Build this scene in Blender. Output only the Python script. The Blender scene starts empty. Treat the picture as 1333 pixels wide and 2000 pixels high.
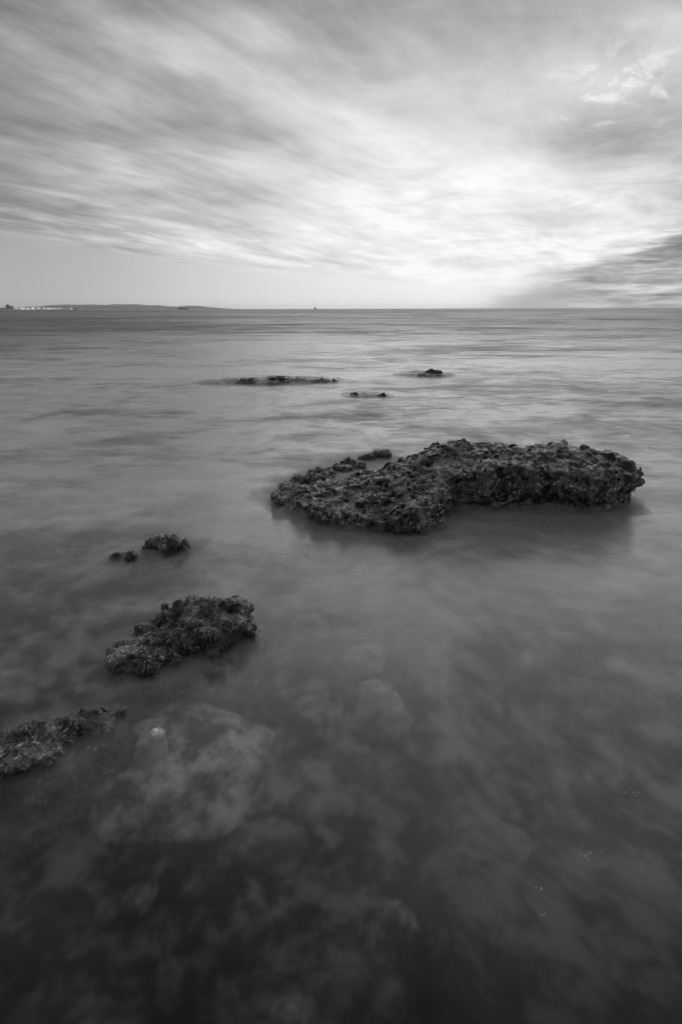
import bpy, math, random
import numpy as np
from mathutils import Matrix, Vector

random.seed(7)
R = math.radians
scene = bpy.context.scene
COL = scene.collection

# ------------------------------------------------------------------ camera
CAM_H, F_PX = 1.5, 1111.1
PITCH = math.atan(397 / F_PX)
cam_d = bpy.data.cameras.new('camera')
cam_d.lens = 20.0
cam_d.sensor_width = 36.0
cam_d.clip_start = 0.05
cam_d.clip_end = 60000
cam = bpy.data.objects.new('camera', cam_d)
COL.objects.link(cam)
cam.matrix_world = (Matrix.Translation((0, 0, CAM_H)) @ Matrix.Rotation(math.pi / 2 - PITCH, 4, 'X')
                    @ Matrix.Rotation(R(-0.15), 4, 'Z'))
scene.camera = cam
scene.view_settings.view_transform = 'Standard'
scene.view_settings.look = 'None'
scene.view_settings.exposure = 0.0
scene.view_settings.gamma = 1.0
scene.view_settings.use_curve_mapping = False
scene.cycles.use_denoising = True
scene.cycles.max_bounces = 10
scene.cycles.volume_bounces = 3
scene.cycles.transparent_max_bounces = 12
scene.cycles.sample_clamp_indirect = 4.0

SUN_AZ, SUN_EL = 13.0, 16.0      # behind thin cloud, ahead and right of centre


# ------------------------------------------------------------------ node helper
class G:
    def __init__(s, nt):
        s.nt = nt

    def n(s, typ, ins=None, **props):
        nd = s.nt.nodes.new(typ)
        for k, v in props.items():
            setattr(nd, k, v)
        for k, v in (ins or {}).items():
            s.put(nd.inputs[k], v)
        return nd

    def put(s, sock, v):
        if isinstance(v, bpy.types.NodeSocket):
            s.nt.links.new(v, sock)
        else:
            sock.default_value = v

    def m(s, op, a, b=None, c=None, clamp=False):
        nd = s.nt.nodes.new('ShaderNodeMath')
        nd.operation = op
        nd.use_clamp = clamp
        for i, v in enumerate((a, b, c)):
            if v is not None:
                s.put(nd.inputs[i], v)
        return nd.outputs[0]

    def add(s, a, b): return s.m('ADD', a, b)
    def sub(s, a, b): return s.m('SUBTRACT', a, b)
    def mul(s, a, b): return s.m('MULTIPLY', a, b)

    def ramp(s, x, a, b, lo=0.0, hi=1.0, smooth=True):
        nd = s.n('ShaderNodeMapRange', interpolation_type='SMOOTHSTEP' if smooth else 'LINEAR')
        for k, v in (('Value', x), ('From Min', a), ('From Max', b), ('To Min', lo), ('To Max', hi)):
            s.put(nd.inputs[k], v)
        return nd.outputs[0]

    def mix(s, f, a, b):
        return s.add(a, s.mul(f, s.sub(b, a)))

    def sep(s, v):
        return s.n('ShaderNodeSeparateXYZ', {0: v}).outputs

    def comb(s, x, y, z=0.0):
        return s.n('ShaderNodeCombineXYZ', {0: x, 1: y, 2: z}).outputs[0]

    def noise(s, v, scale, detail=4, rough=0.5, dist=0.0):
        nd = s.n('ShaderNodeTexNoise', {'Vector': v, 'Scale': scale, 'Detail': detail, 'Roughness': rough, 'Distortion': dist})
        return nd.outputs[0]

    def gauss(s, u, v, su, sv):
        a = s.m('POWER', s.m('DIVIDE', u, su), 2.0)
        b = s.m('POWER', s.m('DIVIDE', v, sv), 2.0)
        return s.m('EXPONENT', s.mul(s.add(a, b), -1.0))

    def grey(s, x):
        return s.comb(x, x, x)


# ------------------------------------------------------------------ world
world = bpy.data.worlds.new('World')
scene.world = world
world.use_nodes = True
nt = world.node_tree
nt.nodes.clear()
g = G(nt)
STRENGTH = 0.1
tc = g.n('ShaderNodeTexCoord')
dirv = g.n('ShaderNodeVectorMath', {0: tc.outputs['Generated']}, operation='NORMALIZE').outputs[0]
dx, dy, dz = g.sep(dirv)
el = g.mul(g.m('ARCSINE', dz), 180 / math.pi)
az = g.mul(g.m('ARCTAN2', dx, dy), 180 / math.pi)
# cloud layer seen in perspective: a plane overhead, streaks drawn out along the wind
den = g.add(g.m('MAXIMUM', dz, 0.0), 0.09)
px, py = g.m('DIVIDE', dx, den), g.m('DIVIDE', dy, den)
WA = R(33)
across = g.sub(g.mul(px, math.cos(WA)), g.mul(py, math.sin(WA)))
along = g.add(g.mul(px, math.sin(WA)), g.mul(py, math.cos(WA)))
warp = g.sub(g.noise(g.comb(g.mul(across, 0.7), g.mul(along, 0.35)), 1.0, 2), 0.5)
acr2 = g.add(across, g.mul(warp, 0.5))
s_broad = g.sub(g.noise(g.comb(acr2, g.mul(along, 0.42), 3.1), 1.5, 4, 0.55), 0.5)
s_fine = g.sub(g.noise(g.comb(acr2, g.mul(along, 0.26), 7.7), 5.0, 6, 0.65, 0.4), 0.5)
s_soft = g.sub(g.noise(g.comb(g.add(g.mul(az, 0.045), g.mul(el, 0.05)), g.mul(el, 0.16), 2.0), 1.6, 5, 0.55, 0.6), 0.5)
s_tuft = g.sub(g.noise(g.comb(g.mul(acr2, 1.0), g.mul(along, 0.6), 11.0), 6.5, 6, 0.62, 0.5), 0.5)
s_puff = g.sub(g.noise(g.comb(across, along, 1.0), 2.2, 6, 0.6), 0.5)
# broad brightness: a glow around the veiled sun, dim towards the upper left
glow = g.gauss(g.sub(az, 14.0), g.sub(el, 4.0), 27.0, 13.0)
wide = g.gauss(g.sub(az, 10.0), g.sub(el, 4.0), 44.0, 24.0)
b = g.add(0.50, g.add(g.mul(glow, 0.24), g.mul(wide, 0.33)))
b = g.sub(b, g.mul(g.ramp(el, 12.0, 22.0), 0.06))
b = g.sub(b, g.mul(g.gauss(g.add(az, 34.0), g.sub(el, 17.0), 16.0, 12.0), 0.13))
# streaks, faded out in the clear band low on the left
edge = g.ramp(az, -32.0, 2.0, 5.7, 2.2, smooth=False)
edge = g.add(edge, g.mul(s_fine, 1.2))
clouded = g.ramp(g.sub(el, edge), -1.2, 2.0)
sk = g.ramp(az, -4.0, 14.0, 1.0, 0.6)
streak = g.add(g.mul(s_broad, g.mul(sk, 0.66)), g.mul(s_fine, g.mul(sk, 0.33)))
s_wisp = g.sub(g.noise(g.comb(g.add(g.mul(az, 0.06), g.mul(el, 0.06)), g.mul(el, 0.30), 5.0), 2.4, 8, 0.62, 1.2), 0.5)
wisp_zone = g.mul(g.ramp(az, -6.0, 8.0), g.ramp(el, 15.0, 8.0))
streak = g.add(streak, g.add(g.mul(s_soft, 0.30), g.mul(s_puff, 0.22)))
streak = g.add(streak, g.mul(wisp_zone, g.mul(s_wisp, 0.50)))
b = g.add(b, g.mul(clouded, streak))
clear = g.add(0.645, g.add(g.mul(g.ramp(az, -30.0, 4.0), 0.30), g.mul(g.ramp(el, 7.0, 0.0), 0.04)))
lowleft = g.mul(g.sub(1.0, clouded), g.ramp(az, 14.0, -4.0))
b = g.mix(lowleft, b, clear)
# bright lip along the edge of the layer on the left
lip = g.mul(g.gauss(g.sub(g.sub(el, edge), 1.3), 0.0, 1.0, 1.0), g.ramp(az, 6.0, -8.0))
b = g.add(b, g.mul(lip, g.add(0.03, g.mul(s_fine, 0.5))))
# crisp small puffs and a darker gap, upper right
puff_zone = g.gauss(g.sub(az, 22.0), g.sub(el, 15.5), 6.0, 3.2)
gap_zone = g.gauss(g.sub(az, 22.0), g.sub(el, 12.8), 8.0, 2.6)
b = g.sub(b, g.mul(gap_zone, 0.20))
b = g.add(b, g.mul(puff_zone, g.mul(g.ramp(s_tuft, -0.02, 0.16), g.ramp(s_puff, -0.12, 0.08, 0.04, 0.24))))
# low dark bank at the right
azel = g.comb(g.mul(az, 0.16), el, 0.0)
wn = g.sub(g.noise(azel, 0.55, 5, 0.6), 0.5)
wn2 = g.noise(g.comb(g.mul(az, 0.3), g.mul(el, 2.2), 4.0), 0.7, 5, 0.62)
top = g.add(g.mul(g.sub(az, 9.0), 0.31), g.mul(g.sub(g.noise(g.comb(g.mul(az, 0.12), g.mul(el, 0.5), 8.0), 1.3, 5, 0.6, 0.5), 0.5), 3.5))
ragged = g.add(g.mul(wn, 2.4), g.mul(g.sub(wn2, 0.5), g.ramp(az, 14.0, 24.0, 0.8, 5.0)))
inw = g.sub(g.add(top, ragged), el)
bank = g.mul(g.ramp(inw, -1.0, g.ramp(az, 12.0, 24.0, 2.6, 1.0)), g.ramp(az, 7.0, 18.0))
bankb = g.add(0.71, g.mul(g.ramp(az, 20.0, 30.0), g.mul(g.ramp(el, 1.0, 5.0), -0.16)))
bankb = g.add(bankb, g.mul(g.ramp(az, 17.0, 24.0), g.mul(g.sub(wn2, 0.5), 1.2)))
b = g.mix(bank, b, bankb)
over = g.m('MAXIMUM', g.sub(b, 0.80), 0.0)
b = g.sub(b, g.mul(over, 0.30))      # bright cloud rolls off softly
b = g.m('MAXIMUM', g.m('MINIMUM', b, 1.0), 0.02)
# the unseen half of the sky behind the camera, dimmed to darken the rock fronts
back = g.ramp(dy, 0.35, -0.4)
b = g.mix(g.mul(back, 0.9), b, 0.40)
b = g.add(b, g.mul(g.ramp(el, 26.0, 55.0), 0.18))      # unseen sky overhead, brightened to light the rock tops
lin = g.m('POWER', b, 2.2)
sky = g.n('ShaderNodeTexSky', sky_type='NISHITA', sun_disc=False, sun_elevation=R(SUN_EL), sun_rotation=R(SUN_AZ))
skybw = g.n('ShaderNodeRGBToBW', {0: sky.outputs[0]}).outputs[0]
cloud_rad = g.mul(lin, 0.94 / STRENGTH)
tot = g.add(cloud_rad, g.mul(g.m('MINIMUM', skybw, 8.0), 0.05))
bg = g.n('ShaderNodeBackground', {'Color': g.grey(tot), 'Strength': STRENGTH})
wo = g.n('ShaderNodeOutputWorld', {0: bg.outputs[0]})

# ------------------------------------------------------------------ sun (veiled)
sun_d = bpy.data.lights.new('sun', 'SUN')
sun_d.energy = 0.7
sun_d.angle = R(55)
sun_d.color = (1, 1, 1)
sun = bpy.data.objects.new('sun', sun_d)
COL.objects.link(sun)
sv = Vector((math.sin(R(SUN_AZ)) * math.cos(R(SUN_EL + 10)), math.cos(R(SUN_AZ)) * math.cos(R(SUN_EL + 10)), math.sin(R(SUN_EL + 10))))
sun.rotation_euler = sv.to_track_quat('Z', 'Y').to_euler()
sun.location = (0, 0, 50)


# ------------------------------------------------------------------ numpy noise
def _hash(ix, iy, iz, seed):
    h = (ix.astype(np.uint32) * np.uint32(374761393) + iy.astype(np.uint32) * np.uint32(668265263)
         + iz.astype(np.uint32) * np.uint32(2147483647) + np.uint32(seed * 974711 + 13))
    h = (h ^ (h >> np.uint32(13))) * np.uint32(1274126177)
    h = (h ^ (h >> np.uint32(16))) * np.uint32(2246822519)
    return h ^ (h >> np.uint32(13))


_gr = np.random.RandomState(3).normal(size=(256, 3)).astype(np.float32)
_gr /= np.linalg.norm(_gr, axis=1)[:, None]


def perlin(p, scale, seed=0):
    q = (p / scale).astype(np.float32)
    i = np.floor(q)
    f = q - i
    i = i.astype(np.int64)
    u = f * f * f * (f * (f * 6 - 15) + 10)
    out = np.zeros(len(q), np.float32)
    for a in (0, 1):
        for b_ in (0, 1):
            for c in (0, 1):
                gr = _gr[_hash(i[:, 0] + a, i[:, 1] + b_, i[:, 2] + c, seed) & np.uint32(255)]
                d = gr[:, 0] * (f[:, 0] - a) + gr[:, 1] * (f[:, 1] - b_) + gr[:, 2] * (f[:, 2] - c)
                w = (u[:, 0] if a else 1 - u[:, 0]) * (u[:, 1] if b_ else 1 - u[:, 1]) * (u[:, 2] if c else 1 - u[:, 2])
                out += w * d
    return out * 1.5


def worley(p, scale, seed=0):
    q = (p / scale).astype(np.float32)
    i = np.floor(q)
    f = q - i
    i = i.astype(np.int64)
    best = np.full(len(q), 9.0, np.float32)
    for a in (-1, 0, 1):
        for b_ in (-1, 0, 1):
            for c in (-1, 0, 1):
                h = _hash(i[:, 0] + a, i[:, 1] + b_, i[:, 2] + c, seed)
                jx = (h & np.uint32(1023)).astype(np.float32) / 1023
                jy = ((h >> np.uint32(10)) & np.uint32(1023)).astype(np.float32) / 1023
                jz = ((h >> np.uint32(20)) & np.uint32(1023)).astype(np.float32) / 1023
                d = (a + jx - f[:, 0]) ** 2 + (b_ + jy - f[:, 1]) ** 2 + (c + jz - f[:, 2]) ** 2
                np.minimum(best, d, out=best)
    return np.sqrt(best)


def sstep(x, a, b_):
    t = np.clip((x - a) / (b_ - a), 0, 1)
    return t * t * (3 - 2 * t)


# ------------------------------------------------------------------ iso-surface mesher (surface nets)
def surface_nets(Fd, org, h):
    nx, ny, nz = Fd.shape
    ins = Fd < 0
    cnt = np.zeros((nx - 1, ny - 1, nz - 1), np.int8)
    offs = [(a, b_, c) for a in (0, 1) for b_ in (0, 1) for c in (0, 1)]
    for a, b_, c in offs:
        cnt += ins[a:nx - 1 + a, b_:ny - 1 + b_, c:nz - 1 + c]
    act = (cnt > 0) & (cnt < 8)
    cells = np.argwhere(act)
    idx = np.full(act.shape, -1, np.int64)
    idx[act] = np.arange(len(cells))
    val = np.stack([Fd[cells[:, 0] + a, cells[:, 1] + b_, cells[:, 2] + c] for a, b_, c in offs], 1)
    pos = np.zeros((len(cells), 3))
    num = np.zeros(len(cells))
    for e0 in range(8):
        for bit in (4, 2, 1):
            if e0 & bit:
                continue
            e1 = e0 | bit
            v0, v1 = val[:, e0], val[:, e1]
            cr = (v0 < 0) != (v1 < 0)
            t = np.where(cr, v0 / np.where(cr, v0 - v1, 1), 0)
            o0 = np.array(offs[e0], float)
            dd = np.array(offs[e1], float) - o0
            pos += np.where(cr[:, None], o0 + t[:, None] * dd, 0)
            num += cr
    V = (cells + pos / num[:, None]) * h + np.array(org)
    faces = []
    for ax in range(3):
        s0 = [slice(None)] * 3
        s1 = [slice(None)] * 3
        s0[ax] = slice(0, -1)
        s1[ax] = slice(1, None)
        A, B = ins[tuple(s0)], ins[tuple(s1)]
        ch = A != B
        o1, o2 = [(1, 2), (2, 0), (0, 1)][ax]
        e = np.argwhere(ch)
        ok = (e[:, o1] > 0) & (e[:, o2] > 0) & (e[:, o1] < Fd.shape[o1] - 1) & (e[:, o2] < Fd.shape[o2] - 1)
        e = e[ok]
        sg = A[e[:, 0], e[:, 1], e[:, 2]]
        q = []
        for d1, d2 in ((1, 1), (0, 1), (0, 0), (1, 0)):
            c = e.copy()
            c[:, o1] -= d1
            c[:, o2] -= d2
            q.append(idx[c[:, 0], c[:, 1], c[:, 2]])
        q = np.stack(q, 1)
        q[~sg] = q[~sg][:, ::-1]
        faces.append(q)
    Q = np.concatenate(faces)
    # drop loose crumbs: keep the largest connected piece
    lab = np.arange(len(V))
    for _ in range(400):
        mn = lab[Q].min(1)
        new = lab.copy()
        for k in range(4):
            np.minimum.at(new, Q[:, k], mn)
        new = new[new]
        if (new == lab).all():
            break
        lab = new
    u_, c_ = np.unique(lab, return_counts=True)
    keep = lab == u_[c_.argmax()]
    remap = np.cumsum(keep) - 1
    Q = remap[Q[keep[Q[:, 0]]]]
    return V[keep], Q


def mesh_from(name, V, Q, mat, smooth=True):
    me = bpy.data.meshes.new(name)
    V = np.asarray(V, np.float32)
    Q = np.asarray(Q, np.int32)
    k = Q.shape[1]
    me.vertices.add(len(V))
    me.vertices.foreach_set('co', V.ravel())
    me.loops.add(Q.size)
    me.loops.foreach_set('vertex_index', Q.ravel())
    me.polygons.add(len(Q))
    me.polygons.foreach_set('loop_start', np.arange(0, Q.size, k, dtype=np.int32))
    me.polygons.foreach_set('loop_total', np.full(len(Q), k, np.int32))
    me.polygons.foreach_set('use_smooth', np.full(len(Q), smooth))
    me.update(calc_edges=True)
    me.validate()
    me.materials.append(mat)
    o = bpy.data.objects.new(name, me)
    COL.objects.link(o)
    return o


def tag(o, label=None, cat=None, group=None, kind=None):
    for k, v in (('label', label), ('category', cat), ('group', group), ('kind', kind)):
        if v:
            o[k] = v
    return o


# ------------------------------------------------------------------ materials
def new_mat(name):
    m = bpy.data.materials.new(name)
    m.use_nodes = True
    m.node_tree.nodes.clear()
    return m, G(m.node_tree)


def rock_mat(name, dark, light, rough=0.55, bump=0.5, fade=0.03, speck=0.0, mul=1.0):
    """wet pitted rock; where waves wash over its foot it fades into the water"""
    m, k = new_mat(name)
    pos = k.n('ShaderNodeNewGeometry').outputs['Position']
    n1 = k.noise(pos, 6.0 * mul, 5, 0.6)
    n2 = k.noise(pos, 20.0 * mul, 6, 0.68)
    n3 = k.noise(pos, 110.0, 3, 0.6)
    a = k.add(k.mul(n1, 0.5), k.mul(n2, 0.5))
    a = k.ramp(a, 0.43, 0.60)
    colr = k.mix(a, dark, light)
    colr = k.mul(colr, k.ramp(n3, 0.3, 0.7, 0.6, 1.35))
    if speck:
        colr = k.add(colr, k.mul(k.mul(k.ramp(k.noise(pos, 38.0, 4, 0.7, 0.8), 0.53, 0.66), k.ramp(k.noise(pos, 3.2, 3, 0.6), 0.42, 0.6)), speck))
    ro = k.ramp(n2, 0.35, 0.65, rough - 0.18, rough + 0.15)
    h = k.add(k.mul(n2, 1.0), k.mul(n3, 0.45))
    bp = k.n('ShaderNodeBump', {'Height': h, 'Strength': bump, 'Distance': 0.02}).outputs[0]
    bs = k.n('ShaderNodeBsdfPrincipled', {'Base Color': k.grey(colr), 'Roughness': ro, 'Normal': bp, 'Specular IOR Level': 0.5})
    out = bs.outputs[0]
    if fade:
        z = k.sep(pos)[2]
        zz = k.add(z, k.mul(k.sub(k.noise(pos, 14.0, 3), 0.5), fade * 1.2))
        al = k.m('MAXIMUM', k.ramp(zz, -fade * 0.15, fade), k.m('LESS_THAN', z, 0.0))
        tr = k.n('ShaderNodeBsdfTransparent')
        out = k.n('ShaderNodeMixShader', {0: al, 1: tr.outputs[0], 2: out}).outputs[0]
    k.n('ShaderNodeOutputMaterial', {0: out})
    return m


M_ROCK = rock_mat('pitted_limestone', 0.005, 0.23, 0.38, 0.9, 0.035, 0.7)
M_WEEDROCK = rock_mat('weedy_rock', 0.005, 0.19, 0.36, 0.9, 0.035, 0.7)
M_FAR = rock_mat('far_rock', 0.012, 0.03, 0.6, 0.3, 0.03)
M_SHOAL = rock_mat('awash_reef', 0.010, 0.022, 0.6, 0.3, 0.115)
M_SUB = rock_mat('submerged_rock', 0.006, 0.20, 0.7, 0.3, 0, mul=0.35)
M_SHELF = rock_mat('pale_shelf_rock', 0.03, 0.58, 0.7, 0.3, 0, mul=0.7)
M_LUMP = rock_mat('pale_lump_rock', 0.03, 0.50, 0.7, 0.3, 0, mul=0.5)
M_PALE = rock_mat('pale_stone', 0.85, 0.9, 0.7, 0.2, 0)
M_SUBPALE = rock_mat('pale_submerged_rock', 0.01, 0.36, 0.7, 0.2, 0, mul=0.4)


def weed_mat():
    m, k = new_mat('seaweed')
    pos = k.n('ShaderNodeNewGeometry').outputs['Position']
    rnd = k.n('ShaderNodeNewGeometry').outputs['Random Per Island']
    c = k.add(0.012, k.add(k.mul(k.m('POWER', rnd, 3.0), 0.22), k.mul(k.ramp(k.noise(pos, 22.0, 3), 0.45, 0.7), 0.20)))
    bs = k.n('ShaderNodeBsdfPrincipled', {'Base Color': k.grey(c), 'Roughness': 0.38, 'Specular IOR Level': 0.6})
    k.n('ShaderNodeOutputMaterial', {0: bs.outputs[0]})
    return m


M_WEED = weed_mat()


def plain_mat(name, v, rough=0.7, var=0.15, scale=0.2):
    m, k = new_mat(name)
    pos = k.n('ShaderNodeNewGeometry').outputs['Position']
    c = k.mul(v, k.ramp(k.noise(pos, scale, 4), 0.3, 0.7, 1 - var, 1 + var))
    bs = k.n('ShaderNodeBsdfPrincipled', {'Base Color': k.grey(c), 'Roughness': rough})
    k.n('ShaderNodeOutputMaterial', {0: bs.outputs[0]})
    return m


# ------------------------------------------------------------------ water
def water_mat():
    m, k = new_mat('sea_water')
    pos = k.n('ShaderNodeNewGeometry').outputs['Position']
    x, y, z = k.sep(pos)
    dist = k.m('SQRT', k.add(k.mul(x, x), k.mul(y, y)))
    # averaged wave slopes: long low bands lying across the view, of every size from ripples to swell
    lay = None
    for i, (sc, amp) in enumerate(((5.0, 0.6), (1.6, 0.8), (0.5, 1.0), (0.14, 1.0), (0.035, 1.0), (0.009, 0.8))):
        nz = k.sub(k.noise(k.comb(k.mul(x, sc * 0.6), k.mul(y, sc), 3.7 * i), 1.0, 5, 0.7, 0.5), 0.5)
        lay = k.mul(nz, amp) if lay is None else k.add(lay, k.mul(nz, amp))
    ro = k.mul(k.ramp(lay, -0.35, 0.35, 1.3, 0.75), k.add(k.ramp(dist, 1.2, 5.0, 0.22, 0.28), k.ramp(dist, 12.0, 60.0, 0.0, 0.22)))
    sx = k.sub(k.noise(k.comb(x, k.mul(y, 0.8), 31.0), 0.8, 4, 0.6, 0.4), 0.5)
    nrm = k.n('ShaderNodeVectorMath', {0: k.comb(k.mul(sx, 0.12), k.mul(lay, k.ramp(dist, 1.0, 8.0, 0.08, 0.75)), 1.0)}, operation='NORMALIZE').outputs[0]
    flip = k.sub(1.0, k.mul(2.0, k.n('ShaderNodeNewGeometry').outputs['Backfacing']))   # the sheet is seen from below too
    nrm = k.n('ShaderNodeVectorMath', {0: nrm, 1: k.grey(flip)}, operation='MULTIPLY').outputs[0]
    gl = k.n('ShaderNodeBsdfGlass', {'Roughness': ro, 'IOR': 1.333, 'Normal': nrm}, distribution='MULTI_GGX')
    # thin averaged foam and turbidity carried at the surface, with wave brightness painted in
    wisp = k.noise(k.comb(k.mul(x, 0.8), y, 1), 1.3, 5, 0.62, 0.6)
    foam_glint = k.add(k.ramp(dist, 1.2, 5.5, 0.0, 0.34, smooth=False), k.mul(k.ramp(wisp, 0.42, 0.72), k.ramp(dist, 0.9, 3.0, 0.02, 0.30)))
    foam_glint = k.add(foam_glint, k.mul(lay, k.ramp(dist, 2.5, 8.0, 0.10, 0.5)))  # light and dark of the wave slopes
    foam_glint = k.mul(k.m('MAXIMUM', foam_glint, 0.0), k.ramp(dist, 9.0, 60.0, 1.0, 0.35))
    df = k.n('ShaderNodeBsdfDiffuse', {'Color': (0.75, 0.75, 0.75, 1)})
    ms = k.n('ShaderNodeMixShader', {0: foam_glint, 1: gl.outputs[0], 2: df.outputs[0]})
    k.n('ShaderNodeOutputMaterial', {0: ms.outputs[0]})
    return m


def sheet(name, xs, ys, zfun, mat):
    X, Y = np.meshgrid(xs, ys, indexing='ij')
    Z = zfun(X, Y)
    V = np.stack([X, Y, Z], -1).reshape(-1, 3)
    ny = len(ys)
    i, j = np.meshgrid(np.arange(len(xs) - 1), np.arange(ny - 1), indexing='ij')
    a = (i * ny + j).ravel()
    Q = np.stack([a, a + ny, a + ny + 1, a + 1], 1)
    return mesh_from(name, V, Q, mat)


far = np.array([20, 30, 60, 120, 300, 800, 2500, 7000, 15000.0])
wx = np.concatenate([-far[::-1], np.linspace(-14, 14, 29), far])
water = tag(sheet('sea_water', wx, wx.copy(), lambda X, Y: X * 0, water_mat()), kind='structure',
            label='smooth long-exposure sea surface reaching to the horizon')


def seabed_mat():
    m, k = new_mat('seabed')
    pos = k.n('ShaderNodeNewGeometry').outputs['Position']
    n1 = k.noise(pos, 2.2, 4, 0.6, 0.5)
    x_, y_, z_ = k.sep(pos)
    rid = k.noise(k.comb(k.add(k.mul(x_, 0.8), k.mul(y_, 0.6)), k.mul(k.sub(k.mul(y_, 0.8), k.mul(x_, 0.6)), 0.55), 6.0), 8.0, 6, 0.66, 0.5)
    n2 = k.noise(pos, 10.0, 4, 0.65, 0.4)
    n2 = k.mix(k.ramp(x_, 0.0, 0.6), n2, rid)
    a = k.ramp(k.add(k.mul(n1, 0.45), k.mul(n2, 0.55)), 0.45, 0.60)
    c = k.mul(k.mix(a, 0.003, 0.33), k.ramp(y_, 0.8, 2.4, 0.24, 1.0))      # darker weed close inshore, deepened to paint in the view's dim lower edge
    bs = k.n('ShaderNodeBsdfDiffuse', {'Color': k.grey(c)})
    k.n('ShaderNodeOutputMaterial', {0: bs.outputs[0]})
    return m


def bed_z(X, Y):
    P = np.stack([X.ravel(), Y.ravel(), X.ravel() * 0], 1)
    nz = perlin(P, 1.1, 21) * 0.07 + perlin(P, 0.4, 22) * 0.05 + perlin(P, 0.16, 23) * 0.025
    near = np.exp(-(np.hypot(P[:, 0], P[:, 1]) / 25) ** 2)
    deep = -0.34 - 0.05 * np.clip(P[:, 1] - 3, 0, 400) - 0.01 * np.abs(P[:, 0])
    return (deep + nz * near).reshape(X.shape)


bx = np.concatenate([-far[::-1], np.linspace(-14, -3, 23)[:-1], np.arange(-3, 3.01, 0.04), np.linspace(3, 14, 23)[1:], far])
by = np.concatenate([-far[::-1], np.linspace(-14, 0, 15)[:-1], np.arange(0, 5.01, 0.04), np.linspace(5, 14, 23)[1:], far])
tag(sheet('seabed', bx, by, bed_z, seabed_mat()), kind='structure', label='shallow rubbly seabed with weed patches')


# ------------------------------------------------------------------ rocks
def poly_sd(X, Y, poly):
    """signed distance to a closed polygon, negative inside"""
    P = np.array(poly, np.float32)
    d = np.full(X.shape, 1e9, np.float32)
    ins = np.zeros(X.shape, bool)
    for i in range(len(P)):
        a, b_ = P[i], P[(i + 1) % len(P)]
        e = b_ - a
        wx_, wy_ = X - a[0], Y - a[1]
        t = np.clip((wx_ * e[0] + wy_ * e[1]) / (e @ e), 0, 1)
        d = np.minimum(d, (wx_ - e[0] * t) ** 2 + (wy_ - e[1] * t) ** 2)
        c = (a[1] <= Y) != (b_[1] <= Y)
        with np.errstate(divide='ignore', invalid='ignore'):
            xi = a[0] + (Y - a[1]) / (e[1] if e[1] != 0 else 1e-9) * e[0]
        ins ^= c & (X < xi)
    d = np.sqrt(d)
    return np.where(ins, -d, d)


def rock_surface(poly, pts, h, zlo, ztop, disp, sig=0.18, flare=0.35, k=0.05, side=None, margin=0.2, seed=0):
    P = np.array(poly)
    x0, y0 = P.min(0) - margin
    x1, y1 = P.max(0) + margin
    xs = np.arange(x0, x1, h, dtype=np.float32)
    ys = np.arange(y0, y1, h, dtype=np.float32)
    zs = np.arange(zlo - 3 * h, ztop, h, dtype=np.float32)
    X, Y = np.meshgrid(xs, ys, indexing='ij')
    wobble = perlin(np.stack([X.ravel(), Y.ravel(), X.ravel() * 0], 1), 0.25, seed + 50).reshape(X.shape) * 0.05
    d = poly_sd(X, Y, poly) + wobble * min(1, sig * 5)
    num = np.zeros_like(X)
    den_ = np.full_like(X, 1e-9)
    for (ax, ay, azz) in pts:
        w = np.exp(-((X - ax) ** 2 + (Y - ay) ** 2) / (2 * sig * sig)) + 1e-6 / (0.01 + (X - ax) ** 2 + (Y - ay) ** 2)
        num += w * azz
        den_ += w
    H = num / den_
    Z = zs[None, None, :]
    A = Z - H[:, :, None]
    B = d[:, :, None] - flare * np.maximum(-Z, 0)
    if side is not None:
        B = B + side(X[:, :, None], Y[:, :, None], Z)
    hh = np.maximum(k - np.abs(A - B), 0) / k
    Fd = np.maximum(A, B) + hh * hh * k * 0.25
    Fd = np.maximum(Fd, zlo - Z).astype(np.float32)
    near = np.abs(Fd) < 0.13
    ii = np.argwhere(near)
    p = np.stack([xs[ii[:, 0]], ys[ii[:, 1]], zs[ii[:, 2]]], 1)
    Fd[near] += disp(p)
    Fd[0], Fd[-1] = 1, 1
    Fd[:, 0], Fd[:, -1] = 1, 1
    Fd[:, :, 0], Fd[:, :, -1] = 1, 1
    return surface_nets(Fd, (xs[0], ys[0], zs[0]), h)


def place(o, V):
    """move the origin to the rock's base"""
    c = Vector((float(V[:, 0].mean()), float(V[:, 1].mean()), float(V[:, 2].min())))
    o.data.transform(Matrix.Translation(-c))
    o.location = c
    return o


def vert_normals(V, Q):
    n = np.cross(V[Q[:, 2]] - V[Q[:, 0]], V[Q[:, 3]] - V[Q[:, 1]])
    N = np.zeros_like(V)
    for k in range(4):
        np.add.at(N, Q[:, k], n)
    return N / (np.linalg.norm(N, axis=1)[:, None] + 1e-12)


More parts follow.
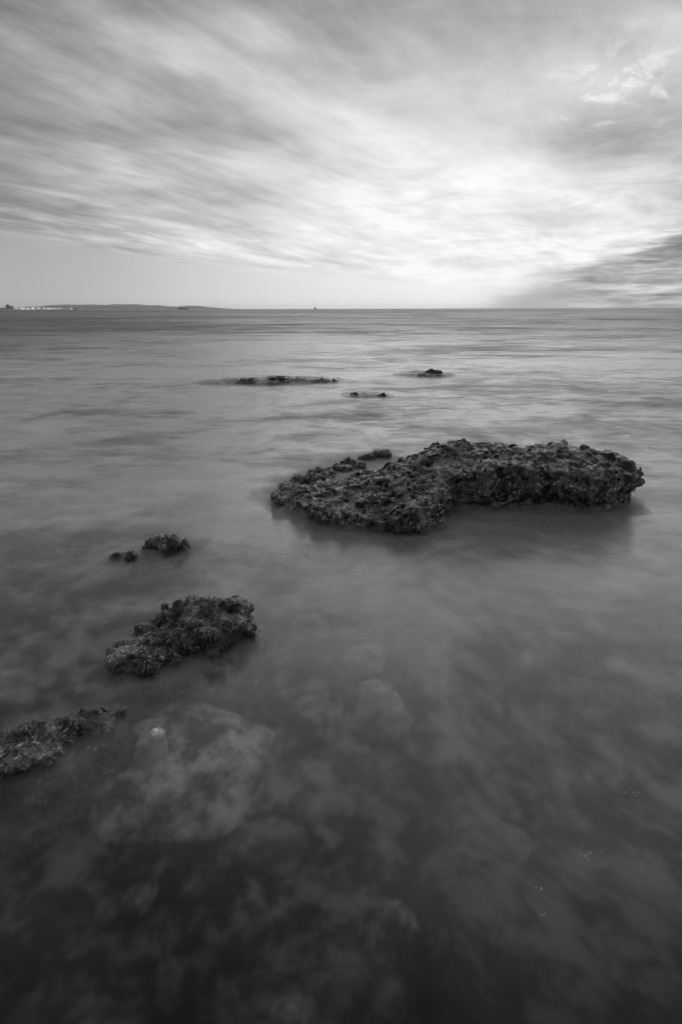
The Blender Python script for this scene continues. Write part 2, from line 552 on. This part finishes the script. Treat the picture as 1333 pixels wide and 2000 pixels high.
def weed_strands(V, Q, count, length, width, seed, mask=None, zmin=0.0, droop=0.9):
    """many short curling strands rooted on the rock surface, as one mesh (arrays)"""
    rs = np.random.RandomState(seed)
    N = vert_normals(V, Q)
    w = (V[:, 2] > zmin).astype(float)
    cl = perlin(V.astype(np.float32), 0.06, seed) + 0.6 * perlin(V.astype(np.float32), 0.2, seed + 1)
    w *= np.clip(cl + 0.25, 0.0, 1)
    if mask is not None:
        w *= mask(V, N)
    idx = rs.choice(len(V), count, p=w / w.sum())
    root = V[idx] - N[idx] * 0.004
    dirn = N[idx] * 0.55 + rs.normal(0, 0.55, (count, 3)) + np.array([0, 0, -0.25])
    dirn /= np.linalg.norm(dirn, axis=1)[:, None]
    L = length * (0.5 + rs.rand(count)) * (0.6 + 0.9 * np.clip(cl[idx] + .3, 0, 1))
    sidev = np.cross(dirn, rs.normal(0, 1, (count, 3)))
    sidev /= np.linalg.norm(sidev, axis=1)[:, None]
    seg = 4
    rows = []
    p = root.copy()
    dcur = dirn.copy()
    for s in range(seg + 1):
        wd = width * (1 - 0.65 * s / seg) * (0.6 + 0.8 * rs.rand(count))
        rows.append(p - sidev * wd[:, None] / 2)
        rows.append(p + sidev * wd[:, None] / 2)
        dcur = dcur + rs.normal(0, 0.35, (count, 3)) + np.array([0, 0, -droop * 0.35])
        dcur /= np.linalg.norm(dcur, axis=1)[:, None]
        p = p + dcur * (L / seg)[:, None]
    VV = np.stack(rows, 1).reshape(-1, 3)
    base = np.arange(count)[:, None] * (2 * (seg + 1))
    QQ = np.concatenate([np.concatenate([base + 2 * s, base + 2 * s + 1, base + 2 * s + 3, base + 2 * s + 2], 1) for s in range(seg)])
    return VV, QQ


def add_weed(rock, V, Q, *a, **kw):
    WV, WQ = weed_strands(V, Q, *a, **kw)
    w = mesh_from('seaweed', WV, WQ, M_WEED)
    w.data.transform(Matrix.Translation(-rock.location))
    w.parent = rock
    return w


# --- the big rock
big_poly = [(-.52, 4.36), (-.43, 4.2), (-.18, 3.95), (.05, 3.79), (.33, 3.71), (.6, 3.71), (.76, 3.84), (.86, 4.13), (1.14, 4.18),
            (1.54, 4.18), (1.92, 4.14), (2.33, 4.22), (2.40, 4.42), (2.25, 4.85), (1.6, 5.05), (1.0, 5.15), (.5, 5.0), (0.0, 4.86), (-.3, 4.74), (-.48, 4.6)]
big_pts = [(-.5, 4.38, .07), (-.35, 4.25, .10), (-.1, 4.0, .11), (.1, 3.85, .11), (.35, 3.78, .12), (.6, 3.76, .14), (.74, 3.87, .2),
           (.3, 4.0, .17), (.6, 4.0, .23), (.82, 4.17, .33), (0, 4.3, .16), (.4, 4.3, .23), (.7, 4.3, .32), (.8, 4.45, .40), (-.3, 4.5, .11), (.1, 4.6, .17),
           (.5, 4.65, .29), (.9, 4.65, .46), (1.2, 4.6, .46), (1.1, 4.25, .37), (1.3, 4.25, .36), (1.6, 4.25, .35), (1.6, 4.6, .41),
           (1.9, 4.6, .40), (2.0, 4.25, .33), (2.3, 4.3, .26), (2.2, 4.6, .34), (2.4, 4.5, .25),
           (-.42, 4.55, .06), (-.28, 4.7, .03), (-.08, 4.82, .04), (.14, 4.9, .08), (.4, 4.92, .13), (.65, 4.88, .25), (1, 5, .3), (1.6, 5, .25), (2.2, 4.85, .2)]


def big_side(X, Y, Z):
    front = sstep(X, .80, .98) * sstep(Y, 4.75, 4.5)
    return front * 0.06 * np.exp(-((Z - 0.08) / 0.10) ** 2)


def big_disp(p):
    up = sstep(p[:, 2], 0.0, 0.12)
    d = perlin(p, 0.34, 1) * 0.05 + perlin(p, 0.15, 2) * 0.04
    d -= (0.5 - np.abs(perlin(p, 0.10, 3))) * 0.042
    w1 = worley(p, 0.11, 4)
    w2 = worley(p, 0.05, 5)
    knob = sstep(p[:, 0], 1.0, 1.4) * sstep(p[:, 1], 4.3, 4.5)
    pit = sstep(w1, 0.50, 0.22) * sstep(perlin(p, .4, 9), -.35, .25)
    d += pit * 0.09 * (1 - knob) - knob * sstep(w1, 0.65, 0.1) * 0.045
    d += sstep(w2, 0.45, 0.15) * 0.026 * (1 - knob)
    d += perlin(p, 0.04, 6) * 0.015 + perlin(p, 0.018, 7) * 0.006
    return d * (0.4 + 0.6 * up)


V, Q = rock_surface(big_poly, big_pts, 0.009, -0.36, 0.62, big_disp, sig=0.15, side=big_side)
big = tag(place(mesh_from('sea_rock', V, Q, M_ROCK), V),
          'largest dark pitted limestone rock with an undercut front, rising from the calm sea', 'rock')
add_weed(big, V, Q, 4500, 0.026, 0.005, 11, zmin=0.0,
         mask=lambda V, N: (V[:, 2] < 0.17) * (V[:, 1] < 4.45) * 0.8 + (V[:, 0] < 0.3) * (V[:, 1] > 4.1) * .8 + 0.03)


def frilly_disp(seed, amp=1.0):
    def f(p):
        d = perlin(p, 0.2, seed) * 0.03 + perlin(p, 0.1, seed + 1) * 0.04
        d -= (0.5 - worley(p, 0.075, seed + 2)) * 0.05
        d += perlin(p, 0.03, seed + 3) * 0.014 + perlin(p, 0.015, seed + 4) * 0.007
        return d * amp
    return f


# --- weed-covered rock, middle left
weed_poly = [(-1.06, 2.34), (-1.0, 2.2), (-.94, 2.11), (-.80, 2.09), (-.74, 2.2), (-.56, 2.28), (-.45, 2.40), (-.45, 2.55), (-.55, 2.66),
             (-.75, 2.62), (-.98, 2.50)]
weed_poly = [(x_, y_ - .04) for x_, y_ in weed_poly]
weed_pts = [(x_, y_ - .04, z_) for x_, y_, z_ in [(-1.07, 2.33, .03), (-.98, 2.2, .07), (-.88, 2.15, .08), (-.8, 2.13, .05), (-.75, 2.3, .10), (-.9, 2.35, .10), (-1.0, 2.42, .03), (-.62, 2.35, .10), (-.68, 2.5, .15),
            (-.56, 2.5, .14), (-.5, 2.42, .09), (-.47, 2.5, .09), (-.8, 2.5, .11), (-.6, 2.62, .08)]]
V, Q = rock_surface(weed_poly, weed_pts, 0.0065, -0.34, 0.36, frilly_disp(31), sig=0.07, k=0.04)
o = tag(place(mesh_from('sea_rock', V, Q, M_WEEDROCK), V), 'low seaweed-covered rock with two humps, nearest whole rock on the left', 'rock')
add_weed(o, V, Q, 6500, 0.024, 0.004, 12, zmin=0.005)

# --- weed rock cut by the left edge
left_poly = [(-1.5, 1.55), (-1.25, 1.49), (-1.1, 1.52), (-.98, 1.58), (-.96, 1.68), (-.86, 1.76), (-.87, 1.83), (-1.0, 1.82), (-1.12, 1.74), (-1.28, 1.66), (-1.5, 1.64)]
left_poly = [(x_, y_ - .015) for x_, y_ in left_poly]
left_pts = [(x_, y_ - .015, z_ + .005) for x_, y_, z_ in [(-1.4, 1.6, .03), (-1.2, 1.54, .05), (-1.1, 1.6, .06), (-1.1, 1.69, .07), (-1.2, 1.65, .06), (-1.0, 1.65, .05), (-.98, 1.75, .05), (-.9, 1.79, .04), (-1.03, 1.77, .065)]]
V, Q = rock_surface(left_poly, left_pts, 0.006, -0.34, 0.2, frilly_disp(41, 0.6), sig=0.07, k=0.03)
o = tag(place(mesh_from('sea_rock', V, Q, M_WEEDROCK), V), 'flat wet rock with shaggy seaweed, cut off by the left edge of the view', 'rock')
add_weed(o, V, Q, 4500, 0.02, 0.0035, 13, zmin=0.0)


def lump(cx, cy, rx, ry, top, seed, label, h=0.012, mat=M_WEEDROCK, weed=0, group=None, zlo=-0.34, amp=0.7, fl=0.3, wl=0.024, ww=0.004):
    rs = np.random.RandomState(seed)
    n = 9
    poly = []
    for i in range(n):
        a = 2 * math.pi * i / n
        r = 0.75 + 0.45 * rs.rand()
        poly.append((cx + rx * r * math.cos(a), cy + ry * r * math.sin(a)))
    pts = [(cx + rx * u, cy + ry * v, top * q) for u, v, q in
           ((0, 0, 1.05), (-.5, 0, .6 + .4 * rs.rand()), (.5, .1, .6 + .4 * rs.rand()), (0, .6, .6), (0, -.6, .5), (-1, 0, .2), (1, 0, .2), (0, -1, .2), (0, 1, .2))]
    s = max(rx, ry)
    V, Q = rock_surface(poly, pts, h, zlo, top + 0.16, frilly_disp(seed * 7, amp), sig=0.35 * s, k=min(0.05, 0.3 * s), seed=seed, flare=fl)
    o = tag(place(mesh_from('sea_rock', V, Q, mat), V), label, 'rock', group)
    if weed:
        add_weed(o, V, Q, weed, wl, ww, seed, zmin=-0.005)
    return o


# --- small rock and two nubs, further back on the left
lump(-1.14, 3.47, .155, .10, .13, 51, 'small bushy weed-covered rock behind the nearest whole rock on the left', h=0.008, weed=2200)
lump(-1.43, 3.31, .035, .03, .06, 52, 'leftmost tiny weed nub poking up beside the small bushy rock', h=0.008, weed=350, amp=.5)
lump(-1.335, 3.315, .04, .03, .05, 53, 'tiny weed nub between the leftmost nub and the small bushy rock', h=0.008, weed=350, amp=.5)

# --- crumbs of reef behind the big rock's left shoulder
nubs = [(.02, 5.38, .08, .06, .05, 'round crumb in the pale gap behind the big rock'),
        (-.13, 5.22, .09, .06, .05, 'flat crumb between the upright narrow one and the big rock'),
        (.20, 5.48, .07, .05, .04, 'small crumb tucked behind the big rock ridge'),
        (-.30, 4.93, .08, .06, .05, 'broad low crumb joining the big rock back edge'),
        (.42, 5.90, .10, .07, .06, 'weedy rock crumb farthest right behind the big rock, beside its ridge'),
        (.27, 5.82, .09, .06, .055, 'wide weedy crumb second from the right behind the big rock'),
        (.06, 5.65, .10, .06, .04, 'spiky low crumb in the middle of the reef row behind the big rock'),
        (-.05, 5.45, .06, .05, .03, 'small crumb just left of the spiky one behind the big rock'),
        (-.24, 5.30, .08, .05, .04, 'upright narrow crumb behind the big rock left shoulder'),
        (-.18, 5.06, .10, .07, .06, 'dark crumb closest against the big rock left shoulder'),
        (-.36, 5.05, .09, .06, .035, 'low crumb left of the dark one against the shoulder'),
        (-.43, 4.80, .10, .05, .03, 'faint awash crumb above the left tip of the big rock'),
        (-.52, 4.50, .06, .05, .06, 'weedy knob touching the left tip of the big rock')]
for i, (cx, cy, rx, ry, tp, lb) in enumerate(nubs):
    lump(cx, cy, rx * 1.1, ry * 1.1, tp + .045, 60 + i, lb, h=0.012, weed=700, group='reef crumbs behind the big rock', amp=.6, wl=.03, ww=.006)

# --- far reef
farr = [(-2.02, 12.45, .22, .15, .10, 'leftmost dark hump of the far reef'),
        (-1.35, 12.5, .26, .18, .15, 'tallest round dark hump of the far reef'),
        (-.98, 12.85, .26, .1, .06, 'low dark ledge just right of the tallest far hump'),
        (-.42, 12.6, .25, .1, .05, 'low broken ledge at the right end of the far reef'),
        (-.12, 12.6, .08, .08, .05, 'tiny knob ending the far reef on the right'),
        (2.2, 13.95, .22, .15, .13, 'lone humped far rock right of the far reef'),
        (1.93, 13.75, .12, .1, .05, 'low step on the left of the lone humped far rock'),
        (.25, 10.55, .06, .06, .04, 'tiny dark point at the left end of the small near shoal'),
        (.76, 10.42, .10, .07, .06, 'small dark knob at the right end of the small near shoal')]
for i, (cx, cy, rx, ry, tp, lb) in enumerate(farr):
    lump(cx, cy, rx, ry, tp + .025, 80 + i, lb, h=0.022, mat=M_FAR, group='far rocks breaking the surface', amp=.9)


def shoal(poly, top, label, seed):
    P = np.array(poly)
    c = P.mean(0)
    pts = [(c[0], c[1], top)] + [(c[0] + (p[0] - c[0]) * f, c[1] + (p[1] - c[1]) * f, top * (1 - f ** 1.8) - 0.01 * f)
                                 for p in poly for f in (.35, .65, 1.0)]
    V, Q = rock_surface(poly, pts, 0.04, -0.5, 0.3, lambda p: perlin(p, .3, seed) * .02 + perlin(p, .12, seed + 1) * .02,
                        sig=.3, k=.05, flare=1.5, margin=.8, seed=seed)
    return tag(place(mesh_from('reef_shoal', V, Q, M_SHOAL), V), label, 'reef', 'weedy shoals just awash')


shoal([(-3.5, 12.4), (-2.2, 11.9), (-.8, 12.0), (.2, 12.5), (.3, 13.2), (-.8, 13.6), (-2.0, 13.3), (-3.0, 13.0)], .09,
      'long dark weedy shoal awash around the far humps', 91)
shoal([(1.2, 13.9), (1.8, 13.3), (2.6, 13.5), (2.8, 14.0), (2.2, 14.5), (1.4, 14.4)], .09, 'dark shoal awash around the lone far rock', 92)
shoal([(-.05, 10.5), (.3, 10.2), (.9, 10.2), (1.0, 10.6), (.5, 10.9), (.1, 10.8)], .065, 'small dark shoal awash under two far knobs', 93)


# ------------------------------------------------------------------ wash: averaged spray lying round the rocks' feet
def wash(polys, height, reach, label, h=0.025, dens=14.0):
    allp = np.concatenate([np.array(p) for p in polys])
    x0, y0 = allp.min(0) - reach * 2.6
    x1, y1 = allp.max(0) + reach * 2.6
    xs, ys = np.arange(x0, x1, h), np.arange(y0, y1, h)
    zs = np.linspace(-0.006, height * 1.7, 30)
    X, Y = np.meshgrid(xs, ys, indexing='ij')
    d = np.min([poly_sd(X, Y, p) for p in polys], axis=0)
    nz = (perlin(np.stack([X.ravel(), Y.ravel(), X.ravel() * 0], 1), 0.22, 77) + .6 * perlin(np.stack([X.ravel(), Y.ravel(), X.ravel() * 0], 1), 0.09, 78)).reshape(X.shape)
    top = height * np.maximum(1 + .8 * nz, 0.05) * np.exp(-np.maximum(d, 0) / reach * 1.3) - 0.05 * height
    Fd = np.maximum(zs[None, None, :] - top[:, :, None], 0.003 - zs[None, None, :] + X[:, :, None] * 0).astype(np.float32)
    Fd[0] = Fd[-1] = 1
    Fd[:, 0] = Fd[:, -1] = 1
    V, Q = surface_nets(Fd, (0, 0, 0), 1.0)
    V = V * np.array([h, h, zs[1] - zs[0]]) + np.array([xs[0], ys[0], zs[0]])
    return tag(mesh_from('wash_mist', V, Q, M_WASH), label, kind='stuff')


M_WASH, k = new_mat('wash_mist')
vol = k.n('ShaderNodeVolumePrincipled', {'Color': (.66, .66, .66, 1), 'Density': 13.0})
k.nt.links.new(vol.outputs[0], k.n('ShaderNodeOutputMaterial').inputs['Volume'])
wash([big_poly], .05, .08, 'soft wash of water round the foot of the largest rock')
wash([weed_poly], .04, .10, 'soft wash of water round the two-humped weedy rock', h=.015)
wash([left_poly], .035, .08, 'soft wash of water round the flat left rock', h=.015)


wash([[(.55, 6.0), (.2, 6.0), (-.2, 5.6), (-.5, 5.1), (-.6, 4.6), (-.5, 4.5), (-.2, 4.9), (.2, 5.2), (.6, 5.4)]], .022, .2, 'soft wash of water among the crumbs behind the largest rock', h=.03)
wash([[(-1.32, 3.4), (-1.2, 3.34), (-1.0, 3.4), (-.97, 3.55), (-1.1, 3.6), (-1.3, 3.52)], [(-1.47, 3.28), (-1.29, 3.28), (-1.29, 3.36), (-1.47, 3.36)]], .035, .08, 'soft wash of water round the small bushy rock and nubs', h=.02)


# ------------------------------------------------------------------ boulders under water
BOULDER_V = []


def boulder(cx, cy, rx, ry, zb, zt, seed, label, mat=M_SUB, h=0.02, amp=1.0, edge=.42, soft=.6):
    rs = np.random.RandomState(seed)
    poly = []
    for i in range(12):
        a = 2 * math.pi * i / 12
        r = 0.85 + 0.3 * rs.rand()
        poly.append((cx + rx * r * math.cos(a), cy + ry * r * math.sin(a)))
    s = max(rx, ry)
    hgt = zt - zb
    pts = [(cx + rx * u, cy + ry * v, zb + hgt * q) for u, v, q in
           ((0, 0, 1), (-.5, 0, .9), (.5, 0, .9), (0, .5, .92), (0, -.5, .85), (-1, 0, edge), (1, 0, edge), (0, 1, edge), (0, -1, edge), (-.7, -.7, edge), (.7, -.7, edge), (.7, .7, edge), (-.7, .7, edge))]
    def disp(p):
        return amp * (perlin(p, .5 * s, seed) * .18 * s + perlin(p, .22 * s, seed + 1) * .09 * s + perlin(p, .09 * s, seed + 2) * .03 * s)
    V, Q = rock_surface(poly, pts, h, zb - .12, zt + .12, disp, sig=.4 * s, k=soft * hgt, flare=0, margin=.1, seed=seed)
    BOULDER_V.append(V)
    return tag(place(mesh_from('boulder', V, Q, mat), V), label, 'boulder', 'boulders lying under water')


boulder(-.63, 1.78, .40, .43, -.44, -.09, 101, 'broad round drowned boulder right of the flat wet left rock', M_SHELF, h=.016, amp=.55, edge=.25)
sv_ = BOULDER_V[-1]
ztop_ = float(sv_[np.hypot(sv_[:, 0] + .70, sv_[:, 1] - 1.765) < .04][:, 2].max())      # it rests on the shelf
boulder(-.70, 1.745, .034, .030, ztop_ - .03, .018, 102, 'small bright white stone on top of the broad round drowned boulder', M_PALE, h=.006, amp=.5, edge=.85, soft=.1)
boulder(.17, 1.20, .08, .07, -.42, -.25, 103, 'pale round drowned stone in the lower middle of the water', M_SUBPALE, h=.01)
boulder(-.61, 1.26, .09, .09, -.42, -.27, 104, 'pale drowned stone low on the left in dark water', M_SUBPALE, h=.01)
boulder(-.12, .95, .09, .05, -.40, -.20, 105, 'pale drowned stone nearest the camera at the bottom', M_SUBPALE, h=.01)
boulder(-.18, 2.72, .16, .14, -.44, -.10, 107, 'drowned pale boulder between the weedy rock and the big rock', M_LUMP, h=.016)
boulder(.14, 2.45, .15, .13, -.44, -.12, 106, 'upper lump of a drowned pale chain in the open water', M_LUMP, h=.016)
boulder(.15, 2.18, .15, .12, -.44, -.13, 113, 'brightest drowned lump in the middle of the pale chain', M_LUMP, h=.016)
boulder(.02, 2.28, .10, .10, -.44, -.16, 114, 'small drowned lump left of the brightest one in the chain', M_SUB, h=.016)
boulder(.24, 2.03, .11, .09, -.44, -.16, 115, 'small drowned lump below and right of the brightest one', M_LUMP, h=.016)
boulder(.07, 1.78, .12, .09, -.44, -.18, 116, 'lowest drowned lump at the end of the pale chain', M_LUMP, h=.016)
boulder(.86, 1.90, .14, .34, -.46, -.16, 108, 'long drowned ledge on the right with ridged top', h=.018)
boulder(1.15, 2.15, .30, .22, -.46, -.18, 109, 'wide drowned ledge near the right edge of the water', h=.018)
boulder(.52, 1.48, .25, .16, -.46, -.30, 110, 'dim drowned boulder just left of the long ledge', h=.018)
boulder(-.25, 1.45, .18, .12, -.46, -.28, 111, 'dim drowned boulder in the dark lower middle', h=.018)
boulder(-1.05, 2.75, .28, .22, -.44, -.08, 112, 'drowned boulder between the two weedy rocks on the left', h=.018)
boulder(-1.05, 1.98, .14, .12, -.42, -.12, 117, 'drowned stone between the flat left rock and the two-humped rock', M_LUMP, h=.016)


# ------------------------------------------------------------------ water glints, right foreground, painted as tiny white ribbons on the surface
def flecks(spots):
    rs = np.random.RandomState(5)
    VV, QQ = [], []
    for (cx, cy, n, sp) in spots:
        for _ in range(n):
            x_, y_ = cx + rs.normal(0, sp), cy + rs.normal(0, sp * .6)
            a = rs.rand() * 6.28
            for sgm in range(4):
                w = .0004 * (1 + rs.rand())
                nx_, ny_ = -math.sin(a), math.cos(a)
                VV += [(x_ + nx_ * w, y_ + ny_ * w, .003), (x_ - nx_ * w, y_ - ny_ * w, .003)]
                if sgm:
                    b_ = len(VV) - 4
                    QQ.append((b_, b_ + 1, b_ + 3, b_ + 2))
                x_ += math.cos(a) * .0025
                y_ += math.sin(a) * .0025
                a += rs.normal(0, .9)
    return tag(mesh_from('glint_flecks', np.array(VV), np.array(QQ), plain_mat('foam_glint', .85)), 'tiny white flecks standing in for glints on the water', kind='stuff')


flecks([(.716, 1.229, 9, .02), (.547, 1.124, 4, .008), (.528, 1.047, 2, .006), (.965, 1.449, 8, .025), (.901, 1.514, 6, .03), (1.067, 2.122, 6, .04),
        (1.236, 2.122, 5, .05), (1.34, 1.883, 12, .06)])


# ------------------------------------------------------------------ far coast
def box(x0, x1, y0, y1, z0, z1):
    v = [(x0, y0, z0), (x1, y0, z0), (x1, y1, z0), (x0, y1, z0), (x0, y0, z1), (x1, y0, z1), (x1, y1, z1), (x0, y1, z1)]
    f = [(0, 3, 2, 1), (4, 5, 6, 7), (0, 1, 5, 4), (1, 2, 6, 5), (2, 3, 7, 6), (3, 0, 4, 7)]
    return v, f


def boxes(name, lst, mat, parent=None):
    V, Fc = [], []
    for b_ in lst:
        v, f = box(*b_)
        Fc += [tuple(i + len(V) for i in q) for q in f]
        V += v
    o = mesh_from(name, np.array(V), np.array(Fc), mat, smooth=False)
    if parent:
        o.parent = parent
    return o


M_HILL = plain_mat('hill_scrub', 0.30, 0.9, 0.25, 0.01)
M_SHORE = plain_mat('pale_shore', 0.5, 0.9, 0.1, 0.01)
M_WALL = plain_mat('white_render', 0.88, 0.7, 0.06, 0.05)
M_ROOF = plain_mat('dull_roof', 0.16, 0.8, 0.1, 0.05)
M_GREYWALL = plain_mat('grey_concrete', 0.18, 0.8, 0.1, 0.05)
M_GLASS = plain_mat('window_glass', 0.05, 0.3, 0.1, 0.05)
M_WALLGLOW_DIM, k = new_mat('dim_facade_glow')
k.n('ShaderNodeOutputMaterial', {0: k.n('ShaderNodeEmission', {'Color': (1, 1, 1, 1), 'Strength': 0.55}).outputs[0]})  # weaker added glow, for variety along the row
M_WALLGLOW, k = new_mat('facade_glow')
k.n('ShaderNodeOutputMaterial', {0: k.n('ShaderNodeEmission', {'Color': (1, 1, 1, 1), 'Strength': 0.95}).outputs[0]})  # added glow that makes the backlit white walls read bright
M_HULL = plain_mat('ship_hull', 0.03, 0.6, 0.1, 0.05)

HD = 7500.0
PXM = HD / 1180.0
prof = [(-300, 5), (-60, 4), (0, 4.5), (25, 6.3), (48, 6.3), (62, 9), (90, 10), (140, 10), (175, 9), (190, 10.5), (240, 10), (262, 8), (285, 8), (305, 6),
        (325, 5.5), (340, 7), (368, 7), (390, 4.2), (418, 1.8), (440, 0.4), (450, 0)]
hx = np.array([(a - 666.5) * PXM for a, _ in prof])
hz = np.array([b_ * PXM for _, b_ in prof])
gx = np.linspace(hx[0], hx[-1], 400)
gy = HD + np.array([0, 40, 150, 350, 600, 900, 1300, 1800.0])
wgt = np.array([0, .22, .55, .85, 1, .8, .4, 0])
GX, GY = np.meshgrid(gx, gy, indexing='ij')
pn = perlin(np.stack([GX.ravel(), GY.ravel(), GX.ravel() * 0], 1), 260.0, 5).reshape(GX.shape)
HZ = np.interp(GX, hx, hz) * (wgt[None, :] * (1 + 0.10 * pn)) - 0.5
sheet_q = []
ny = len(gy)
i_, j_ = np.meshgrid(np.arange(len(gx) - 1), np.arange(ny - 1), indexing='ij')
a_ = (i_ * ny + j_).ravel()
hills = mesh_from('hills', np.stack([GX, GY, HZ], -1).reshape(-1, 3), np.stack([a_, a_ + ny, a_ + ny + 1, a_ + 1], 1), M_HILL)
tag(hills, kind='structure', label='low long hills on the far left coast')
SD = 5600.0
PX2 = SD / 1180.0
bv = []
for a in np.linspace(-100, 415, 60):
    xx = (a - 666.5) * PX2
    w_ = 3 + 2 * math.sin(a * .07)
    bv.append([(xx, SD - 60, -0.5), (xx, SD, w_), (xx, SD + 250, w_ + 1), (xx, SD + 700, -1)])
V = np.array(bv).reshape(-1, 3)
q = []
for i in range(59):
    for j in range(3):
        a = i * 4 + j
        q.append((a, a + 4, a + 5, a + 1))
tag(mesh_from('shore_strip', V, np.array(q), M_SHORE), kind='structure', label='thin pale shore below the far hills')  # pale strip laid along the foot of the coast


def house(px0, px1, hpx, label, cat='building', wall=M_WALL, roof='flat', step=None):
    x0, x1 = (px0 - 666.5) * PX2, (px1 - 666.5) * PX2
    z0, z1 = 2.0, 5.0 + hpx * 1.2 * PX2
    y0, y1 = SD + 30, SD + 48
    root = bpy.data.objects.new('coast_building', None)
    COL.objects.link(root)
    root.location = ((x0 + x1) / 2, (y0 + y1) / 2, z0)
    tag(root, label, cat, 'far buildings along the shore')
    c = root.location
    hw, hd_ = (x1 - x0) / 2, (y1 - y0) / 2
    ht = z1 - z0
    body = [(-hw, hw, -hd_, hd_, 0, ht)]
    if step:
        boxes('upper_storey', [(-hw + 2 * hw * step[0], -hw + 2 * hw * step[1], -hd_ * .8, hd_ * .8, ht + .62, ht * step[2])], wall, root)
    boxes('wall', body, wall, root)
    nfl = max(1, int(ht / 4))
    for k in range(nfl):
        zc = ht * (k + .5) / nfl
        boxes('window_or_glow_band', [(-hw + 1.5, hw - 1.5, -hd_ - .15, -hd_ - .01, zc - (1.3 if wall is M_WALL else .4), zc + (1.3 if wall is M_WALL else .4))], (M_WALLGLOW, M_WALLGLOW_DIM, M_WALLGLOW)[int(px0) % 3] if wall is M_WALL else M_GLASS, root)  # white houses get an added glow across the facade, the others glass windows
    if roof == 'pitched':
        v = np.array([(-hw - .5, -hd_ - .5, ht + .02), (hw + .5, -hd_ - .5, ht + .02), (hw + .5, hd_ + .5, ht + .02), (-hw - .5, hd_ + .5, ht + .02), (-hw + 2, 0, ht * 1.35), (hw - 2, 0, ht * 1.35)])
        r = mesh_from('roof', v, np.array([(0, 1, 5, 4), (2, 3, 4, 5), (1, 2, 5, 5), (3, 0, 4, 4), (0, 3, 2, 1)][:2] + [(0, 3, 2, 1)]), M_ROOF, False)
        r.parent = root
    else:
        r = boxes('roof', [(-hw - .3, hw + .3, -hd_ - .3, hd_ + .3, ht + .012, ht + .6)], M_ROOF if roof == 'dark' else wall, root)
    return root


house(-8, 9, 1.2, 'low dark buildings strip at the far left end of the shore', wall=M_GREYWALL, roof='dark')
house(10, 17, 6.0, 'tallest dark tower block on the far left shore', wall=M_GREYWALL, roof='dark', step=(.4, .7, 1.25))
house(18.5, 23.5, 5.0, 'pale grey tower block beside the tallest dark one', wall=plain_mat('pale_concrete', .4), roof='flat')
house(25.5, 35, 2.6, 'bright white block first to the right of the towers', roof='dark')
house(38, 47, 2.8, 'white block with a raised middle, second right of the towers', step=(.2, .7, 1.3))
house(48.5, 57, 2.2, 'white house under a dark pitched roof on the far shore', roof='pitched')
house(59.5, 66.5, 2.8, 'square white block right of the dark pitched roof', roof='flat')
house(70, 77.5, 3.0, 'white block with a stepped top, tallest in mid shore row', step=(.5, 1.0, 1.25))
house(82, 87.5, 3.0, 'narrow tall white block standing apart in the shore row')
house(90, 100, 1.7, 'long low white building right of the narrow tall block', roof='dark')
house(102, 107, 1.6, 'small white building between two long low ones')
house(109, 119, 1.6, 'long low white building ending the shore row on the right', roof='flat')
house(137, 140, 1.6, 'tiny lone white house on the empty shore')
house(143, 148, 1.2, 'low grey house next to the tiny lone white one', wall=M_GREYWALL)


def vessel(px, dist, L, Hh, label, cat, sail=False):
    root = bpy.data.objects.new(cat.replace(' ', '_'), None)
    COL.objects.link(root)
    root.location = ((px - 666.5) * dist / 1180, dist, 0)
    tag(root, label, cat)
    hl, w = L / 2, L * .09
    prof_ = [(-hl, w * .7), (-hl * .6, w), (hl * .5, w), (hl * .85, w * .5), (hl, 0.1)]
    v = []
    for (x_, ww) in prof_:
        sh = Hh * .35 * (1 + .35 * max(0, x_ / hl))
        v += [(x_ * .94, -ww * .7, -1), (x_, -ww, sh), (x_, ww, sh), (x_ * .94, ww * .7, -1)]
    f = []
    for i in range(len(prof_) - 1):
        a = i * 4
        for j in range(4):
            f.append((a + j, a + 4 + j, a + 4 + (j + 1) % 4, a + (j + 1) % 4))
    f += [(0, 1, 2, 3), (16, 19, 18, 17)]
    h_ = mesh_from('hull', np.array(v), np.array(f), M_HULL, False)
    h_.parent = root
    zd = Hh * .36
    boxes('deckhouse', [(-hl * .85, -hl * .45, -w * .7, w * .7, zd, Hh * .8)], M_HULL, root)
    boxes('bridge', [(-hl * .8, -hl * .55, -w * .5, w * .5, Hh * .8 + .02, Hh * .95)], M_HULL, root)
    boxes('mast', [(-hl * .7, -hl * .66, -.4, .4, Hh * .95 + .02, Hh * 1.25)], M_HULL, root)
    for k in range(4):
        boxes('cargo_hatch', [(-hl * .4 + k * hl * .3, -hl * .4 + k * hl * .3 + hl * .24, -w * .7, w * .7, zd, zd + Hh * (.25 if k % 2 else .35))], M_HULL, root)
    return root


vessel(360, 5000, 95, 12, 'long low dark ship lying in front of the far hills', 'cargo ship')
vessel(617, 6000, 26, 17, 'small dark vessel alone on the horizon in the middle', 'boat')

# ------------------------------------------------------------------ air
m, k = new_mat('haze')
vol = k.n('ShaderNodeVolumePrincipled', {'Color': (1, 1, 1, 1), 'Density': 0.28 / 9000, 'Anisotropy': 0.5})
k.nt.links.new(vol.outputs[0], k.n('ShaderNodeOutputMaterial').inputs['Volume'])
HZB = boxes('haze', [(-15500, 15500, -15500, 15500, -60.0 - 800, 75)], m)
tag(HZB, kind='stuff', label='thin pale sea haze')
